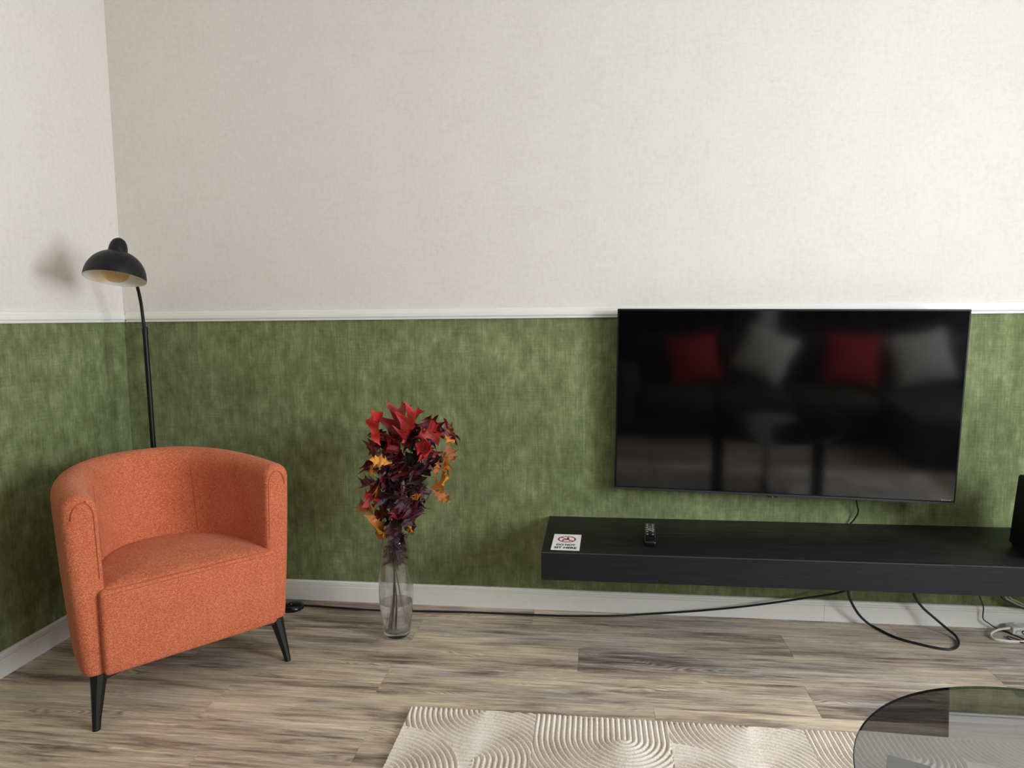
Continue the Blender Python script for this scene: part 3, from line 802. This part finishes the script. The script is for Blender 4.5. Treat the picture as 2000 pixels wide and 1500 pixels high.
LEAVES = [('red',1.247,-0.327,0.756,1.219,-0.335,0.883,0.051),('dred',1.288,-0.284,0.709,1.322,-0.276,0.884,0.087),('red',1.342,-0.359,0.767,1.401,-0.339,0.881,0.065),('red',1.389,-0.346,0.788,1.486,-0.316,0.814,0.054),('red',1.367,-0.31,0.75,1.479,-0.311,0.721,0.066),('dred',1.275,-0.28,0.693,1.218,-0.301,0.727,0.056),('dred',1.263,-0.28,0.716,1.246,-0.258,0.779,0.044),('dred',1.338,-0.292,0.72,1.336,-0.278,0.804,0.059),('or',1.495,-0.356,0.817,1.537,-0.341,0.828,0.024),('or',1.495,-0.342,0.796,1.527,-0.37,0.748,0.023),('or',1.496,-0.332,0.76,1.515,-0.319,0.693,0.032),('or',1.485,-0.317,0.742,1.485,-0.292,0.64,0.023),('or',1.464,-0.312,0.702,1.444,-0.315,0.637,0.019),('or',1.429,-0.307,0.592,1.532,-0.331,0.623,0.051),('or',1.443,-0.347,0.598,1.497,-0.319,0.542,0.031),('or',1.227,-0.322,0.631,1.197,-0.334,0.707,0.039),('or',1.291,-0.337,0.689,1.213,-0.346,0.701,0.031),('or',1.239,-0.325,0.612,1.228,-0.301,0.519,0.024),('or',1.208,-0.304,0.484,1.148,-0.283,0.521,0.034),('or',1.18,-0.32,0.484,1.194,-0.34,0.4,0.052),('or',1.25,-0.302,0.433,1.241,-0.278,0.389,0.028),('or',1.377,-0.317,0.58,1.392,-0.335,0.536,0.029),('or',1.344,-0.326,0.427,1.374,-0.338,0.455,0.02),('dk',1.232,-0.343,0.605,1.158,-0.322,0.594,0.039),('red',1.197,-0.355,0.591,1.222,-0.337,0.517,0.039),('dred',1.301,-0.305,0.526,1.38,-0.326,0.471,0.067),('dred',1.246,-0.318,0.684,1.254,-0.302,0.591,0.059),('dk',1.351,-0.254,0.673,1.412,-0.281,0.611,0.052),('dk',1.316,-0.282,0.717,1.364,-0.31,0.626,0.059),('dk',1.283,-0.271,0.675,1.264,-0.281,0.578,0.052),('dk',1.325,-0.253,0.612,1.388,-0.224,0.538,0.052),('dk',1.367,-0.294,0.594,1.402,-0.264,0.521,0.043),('dk',1.263,-0.316,0.587,1.307,-0.341,0.478,0.067),('dk',1.234,-0.284,0.479,1.264,-0.312,0.401,0.052),('dk',1.316,-0.328,0.513,1.342,-0.334,0.406,0.055),('dk',1.269,-0.283,0.44,1.292,-0.303,0.327,0.06),('dk',1.326,-0.345,0.421,1.33,-0.323,0.355,0.039),('dk',1.262,-0.315,0.41,1.262,-0.288,0.28,0.048),('dk',1.269,-0.251,0.369,1.289,-0.259,0.271,0.045),('dk',1.221,-0.299,0.572,1.234,-0.298,0.483,0.044),('dk',1.191,-0.279,0.576,1.211,-0.273,0.495,0.032),('dk',1.332,-0.288,0.68,1.291,-0.281,0.559,0.051),('dred',1.386,-0.247,0.731,1.42,-0.246,0.662,0.052),('dk',1.349,-0.303,0.566,1.355,-0.289,0.474,0.047),('dk',1.242,-0.324,0.724,1.227,-0.336,0.649,0.043)]
rl = random.Random(5)
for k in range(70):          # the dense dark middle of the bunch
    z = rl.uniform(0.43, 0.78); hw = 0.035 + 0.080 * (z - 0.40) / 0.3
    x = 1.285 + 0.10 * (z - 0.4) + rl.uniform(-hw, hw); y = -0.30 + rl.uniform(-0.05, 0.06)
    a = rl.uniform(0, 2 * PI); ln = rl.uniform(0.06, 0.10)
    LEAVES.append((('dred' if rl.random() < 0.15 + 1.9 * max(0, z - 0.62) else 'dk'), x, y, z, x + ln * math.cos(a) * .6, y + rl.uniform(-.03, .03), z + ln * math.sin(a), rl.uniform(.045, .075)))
for k in range(9):           # leaves pushed down into the neck
    x, y, z = VX + rl.uniform(-.015, .02), VY + rl.uniform(-.02, .02), rl.uniform(0.36, 0.42)
    LEAVES.append(('dk', x, y, z, x + rl.uniform(-.012, .012), y, z - rl.uniform(.06, .10), .045))
def inside_neck(p):
    if p.z < 0.405:
        d = Vector((p.x - VX, p.y - VY, 0))
        if d.length > 0.026: d *= 0.026 / d.length
        return Vector((VX + d.x, VY + d.y, p.z))
    return p
for c, x0, y0, z0, x1, y1, z1, wd in LEAVES:
    fr = 0.035 if (c in ('or', 'red') and z0 > 0.42) else 0.0
    a, b = inside_neck(Vector((x0, y0 - fr, z0))), inside_neck(Vector((x1, y1 - fr, z1)))
    if min(a.z, b.z) < 0.405: wd = min(wd, 0.042)
    d = b - a; ln = d.length; ey = d / ln
    view = Vector((0.27, -0.94, 0.2)) + Vector((rl.uniform(-.6, .6), rl.uniform(-.2, .2), rl.uniform(-.5, .5)))
    ez = (view - ey * view.dot(ey)).normalized(); ex = ey.cross(ez)
    s = ln * 1.03; sw = wd * {'red': 1.55, 'dred': 1.45, 'or': 1.6, 'dk': 1.2}[c]
    me = rl.choice(LM[c])
    o = link('leaf', me, None, BQ)
    sz = (s + sw) * 0.5
    o.matrix_local = Matrix(((ex.x * sw, ey.x * s, ez.x * sz, a.x - base.x), (ex.y * sw, ey.y * s, ez.y * sz, a.y - base.y), (ex.z * sw, ey.z * s, ez.z * sz, a.z - base.z), (0, 0, 0, 1)))

# ------------------------------------------------------------------ rug with carved arcs
RX0, RX1, RY0, RY1 = 1.462, 3.92, -0.789, -2.27
def rug_height(x, y):
    """height of the pile: rows of U shapes and S waves, ridge spacing 17 mm"""
    P = 0.0158
    cx, cyp = 0.775, 0.66
    u = np.mod(x - 1.465, cx); row = np.floor((RY0 - y) / cyp); v = np.mod(RY0 - y, cyp)
    u = np.mod(u + 0.3875 * np.mod(row, 2), cx)
    d = np.zeros_like(x)
    w_ = u < 0.388
    # waves: quarter arcs from the upper right, then from the lower left
    c1 = 0.235
    rB = np.hypot(u - c1, v); rC = np.hypot(u - c1, v - 0.235)
    dW = np.where(u < c1, rB, 0.235 - rC)
    dW = np.where((u >= c1) & (v > 0.235), 0.235 - np.abs(u - c1), dW)
    rA = np.hypot(u, v - 0.315)
    inA = (rA < 0.205) & (u < c1 + 0.02)
    dW = np.where(inA, rA, dW)
    # U shapes
    uc = 0.388 + 0.26
    rU = np.where(v < 0.10, np.abs(u - uc), np.hypot(u - uc, v - 0.10))
    rU2 = np.where(rU > 0.40, rB + 0.1, rU)
    d = np.where(w_, dW, rU2)
    g = np.abs(np.mod(d / P, 1.0) - 0.5) * P          # distance from the groove
    h = (1 - np.exp(-(g / 0.0023) ** 2)) * (0.86 + 0.14 * np.cos(PI * (np.mod(d / P, 1.0) - 0.5) * 2 + PI))
    wob = 0.5 + 0.5 * np.sin(x * 97 + np.sin(y * 61) * 2) * np.sin(y * 83 + 1.3)
    return 0.0025 + 0.0135 * h + 0.0008 * wob
def grid_mesh(x0, x1, y0, y1, step):
    nx_, ny_ = int((x1 - x0) / step), int((y1 - y0) / step)
    X, Y = np.meshgrid(np.linspace(x0, x1, nx_ + 1), np.linspace(y0, y1, ny_ + 1))
    Z = rug_height(X, Y)
    e = np.minimum(np.minimum(X - RX0, RX1 - X), np.minimum(RY0 - Y, Y - RY1))
    Z = np.where(e < 0.004, Z * np.clip(e / 0.004, 0, 1) ** 0.5 + 0.0005, Z)
    co = np.stack([X, Y, Z], -1).reshape(-1, 3).astype(np.float32)
    i = np.arange(ny_)[:, None] * (nx_ + 1) + np.arange(nx_)[None, :]
    q = np.stack([i, i + 1, i + nx_ + 2, i + nx_ + 1], -1).reshape(-1, 4).astype(np.int32)
    return co, q
parts = [grid_mesh(RX0, RX1, -1.14, RY0, 0.0016), grid_mesh(RX0, RX1, RY1, -1.14, 0.0050)]
cos, qs, off = [], [], 0
for c_, q_ in parts:
    cos.append(c_); qs.append(q_ + off); off += len(c_)
co = np.concatenate(cos); qd = np.concatenate(qs)
me = bpy.data.meshes.new('rug')
me.vertices.add(len(co)); me.vertices.foreach_set('co', co.ravel())
me.loops.add(len(qd) * 4); me.loops.foreach_set('vertex_index', qd.ravel())
me.polygons.add(len(qd)); me.polygons.foreach_set('loop_start', np.arange(0, len(qd) * 4, 4, dtype=np.int32))
me.polygons.foreach_set('loop_total', np.full(len(qd), 4, dtype=np.int32)) if hasattr(me.polygons[0], 'loop_total') and False else None
me.update(calc_edges=True); me.validate()
me.polygons.foreach_set('use_smooth', np.ones(len(me.polygons), dtype=bool))
RG = link('rug', me, M['rug']); tag(RG, 'cream wool rug carved with curved ridges on the floor', 'rug')

# ------------------------------------------------------------------ glass coffee table
TX, TY, TZ, TR = 2.866, -1.676, 0.425, 0.402
TB = empty('coffee_table', (TX, TY, 0.0155)); tag(TB, 'round smoked-glass coffee table with black legs on the rug', 'table')
bm = bmesh.new(); N = 128; rings = []
for r, z in ((TR - 0.0015, TZ - 0.006), (TR, TZ - 0.0045), (TR, TZ - 0.0015), (TR - 0.0015, TZ)):
    rings.append([bm.verts.new((r * math.cos(2 * PI * i / N), r * math.sin(2 * PI * i / N), z - 0.012)) for i in range(N)])
for a, b in zip(rings[:-1], rings[1:]):
    for i in range(N):
        f = bm.faces.new((a[i], a[(i + 1) % N], b[(i + 1) % N], b[i])); f.material_index = 2
f = bm.faces.new(rings[-1]); f.material_index = 0
f = bm.faces.new(rings[0][::-1]); f.material_index = 1
me = mesh_bm(bm, 'glass_top'); me.materials.append(M['table_glass']); me.materials.append(M['table_tint']); me.materials.append(M['table_edge'])
link('glass_top', me, None, TB)
for k in range(3):
    a = math.radians(156 + 120 * k)
    o = box('leg', -0.012, 0.012, -0.034, 0.034, 0.002, TZ - 0.0185, M['black_metal'], TB, 0.002, 1)
    o.location = (0.315 * math.cos(a), 0.315 * math.sin(a), 0); o.rotation_euler = (0, 0, a + PI / 2)
    o = box('foot_bar', 0.0, 0.31, -0.012, 0.012, 0.002, 0.020, M['black_metal'], TB, 0.002, 1)
    o.rotation_euler = (0, 0, a)

# ------------------------------------------------------------------ sofa and cushions (seen mirrored in the screen)
SF = empty('corner_sofa', (3.25, -3.36, 0)); tag(SF, 'dark olive corner sofa mirrored in the television screen', 'sofa')
box('base', -1.35, 1.45, -0.45, 0.42, 0.06, 0.215, M['sofa'], SF, 0.03, 3)
box('backrest', -1.35, 1.45, -0.55, -0.32, 0.10, 0.78, M['sofa'], SF, 0.08, 4)
box('armrest', -1.50, -1.24, -0.52, 0.46, 0.06, 0.56, M['sofa'], SF, 0.09, 4)
for k in range(3):
    x = -1.23 + 0.60 * k
    box('seat_cushion', x, x + 0.595, -0.36, 0.45, 0.22, 0.375, M['sofa'], SF, 0.05, 4)
box('chaise', 0.58, 1.45, -0.36, 1.05, 0.06, 0.375, M['sofa'], SF, 0.06, 4)
for x, y in ((-1.4, -0.45), (1.35, -0.45), (-1.4, 0.38), (1.35, 1.1)):
    box('leg', x - .03, x + .03, y - .03, y + .03, 0, 0.065, M['black_metal'], SF)
def pillow_mesh():
    bm = bmesh.new(); n = 14; g = {}
    for s in (1, -1):
        for j in range(n + 1):
            for i in range(n + 1):
                u, v = -1 + 2 * i / n, -1 + 2 * j / n
                if s == -1 and (i in (0, n) or j in (0, n)): g[s, i, j] = g[1, i, j]; continue
                h = 0.085 * ((1 - u * u) * (1 - v * v)) ** 0.42
                k = 1 - 0.07 * (1 - abs(u * v)) * (1 if max(abs(u), abs(v)) > .5 else 0.5)
                g[s, i, j] = bm.verts.new((0.21 * u * k, s * h, 0.21 * v * k))
        for j in range(n):
            for i in range(n):
                q = [g[s, i, j], g[s, i + 1, j], g[s, i + 1, j + 1], g[s, i, j + 1]]
                try: bm.faces.new(q if s == -1 else q[::-1])
                except ValueError: pass
    return mesh_bm(bm, 'cushion', 60)
pm = pillow_mesh()
for m_, x, y, z, rx, ry, rz, lab in (('cushion_red', 2.46, -3.45, 0.60, 20, -8, -8, 'red cushion beside the sofa armrest, mirrored in the screen'),
        ('cushion_white', 3.03, -3.42, 0.65, 20, 24, 6, 'ivory cushion tipped on a corner, mirrored mid-screen'),
        ('cushion_red', 3.70, -3.46, 0.60, 20, 6, 0, 'red cushion between two ivory cushions, mirrored in the screen'),
        ('cushion_white', 4.20, -3.42, 0.625, 20, -14, 14, 'ivory cushion at the corner of the sofa, mirrored in the screen')):
    me = pm.copy(); me.materials.clear(); me.materials.append(M[m_])
    o = link('cushion', me); o.location = (x, y, z)
    o.rotation_euler = (Matrix.Rotation(math.radians(rz), 3, 'Z') @ Matrix.Rotation(math.radians(rx), 3, 'X') @ Matrix.Rotation(math.radians(ry), 3, 'Y')).to_euler()
    tag(o, lab, 'cushion', 'cushions on the sofa')

# added dark curtains: darken the screen reflection and room bounce, bright gap between them
def added_curtain_mesh(width, height):
    bm = bmesh.new(); n = int(width / 0.02); rows = []
    for sgn in (0, 1):
        for z in (0.0, height):
            rows.append([bm.verts.new((width * i / n, 0.035 * math.sin(2 * PI * i / 9.0) + 0.006 * sgn, z)) for i in range(n + 1)])
    a, b, c, d = rows
    for i in range(n):
        bm.faces.new((a[i], a[i + 1], b[i + 1], b[i])); bm.faces.new((c[i], d[i], d[i + 1], c[i + 1]))
        bm.faces.new((a[i], c[i], c[i + 1], a[i + 1])); bm.faces.new((b[i], b[i + 1], d[i + 1], d[i]))
    bm.faces.new((a[0], b[0], d[0], c[0])); bm.faces.new((a[n], c[n], d[n], b[n]))
    return mesh_bm(bm, 'added_curtain', 60)
M['added_curtain'] = plain('added_charcoal_curtain', (0.014, 0.015, 0.014), 0.9)
for x0, x1, lab in ((1.2, 3.06, 'long charcoal drape added left of the bright gap to darken the screen reflection'), (3.30, 4.75, 'charcoal drape added right of the bright gap to darken the screen reflection')):
    o = link('added_curtain', added_curtain_mesh(x1 - x0, 2.5), M['added_curtain']); o.location = (x0, RY + 0.075, 0.03)
    tag(o, lab, 'added_curtain', 'added curtains on the rear wall')
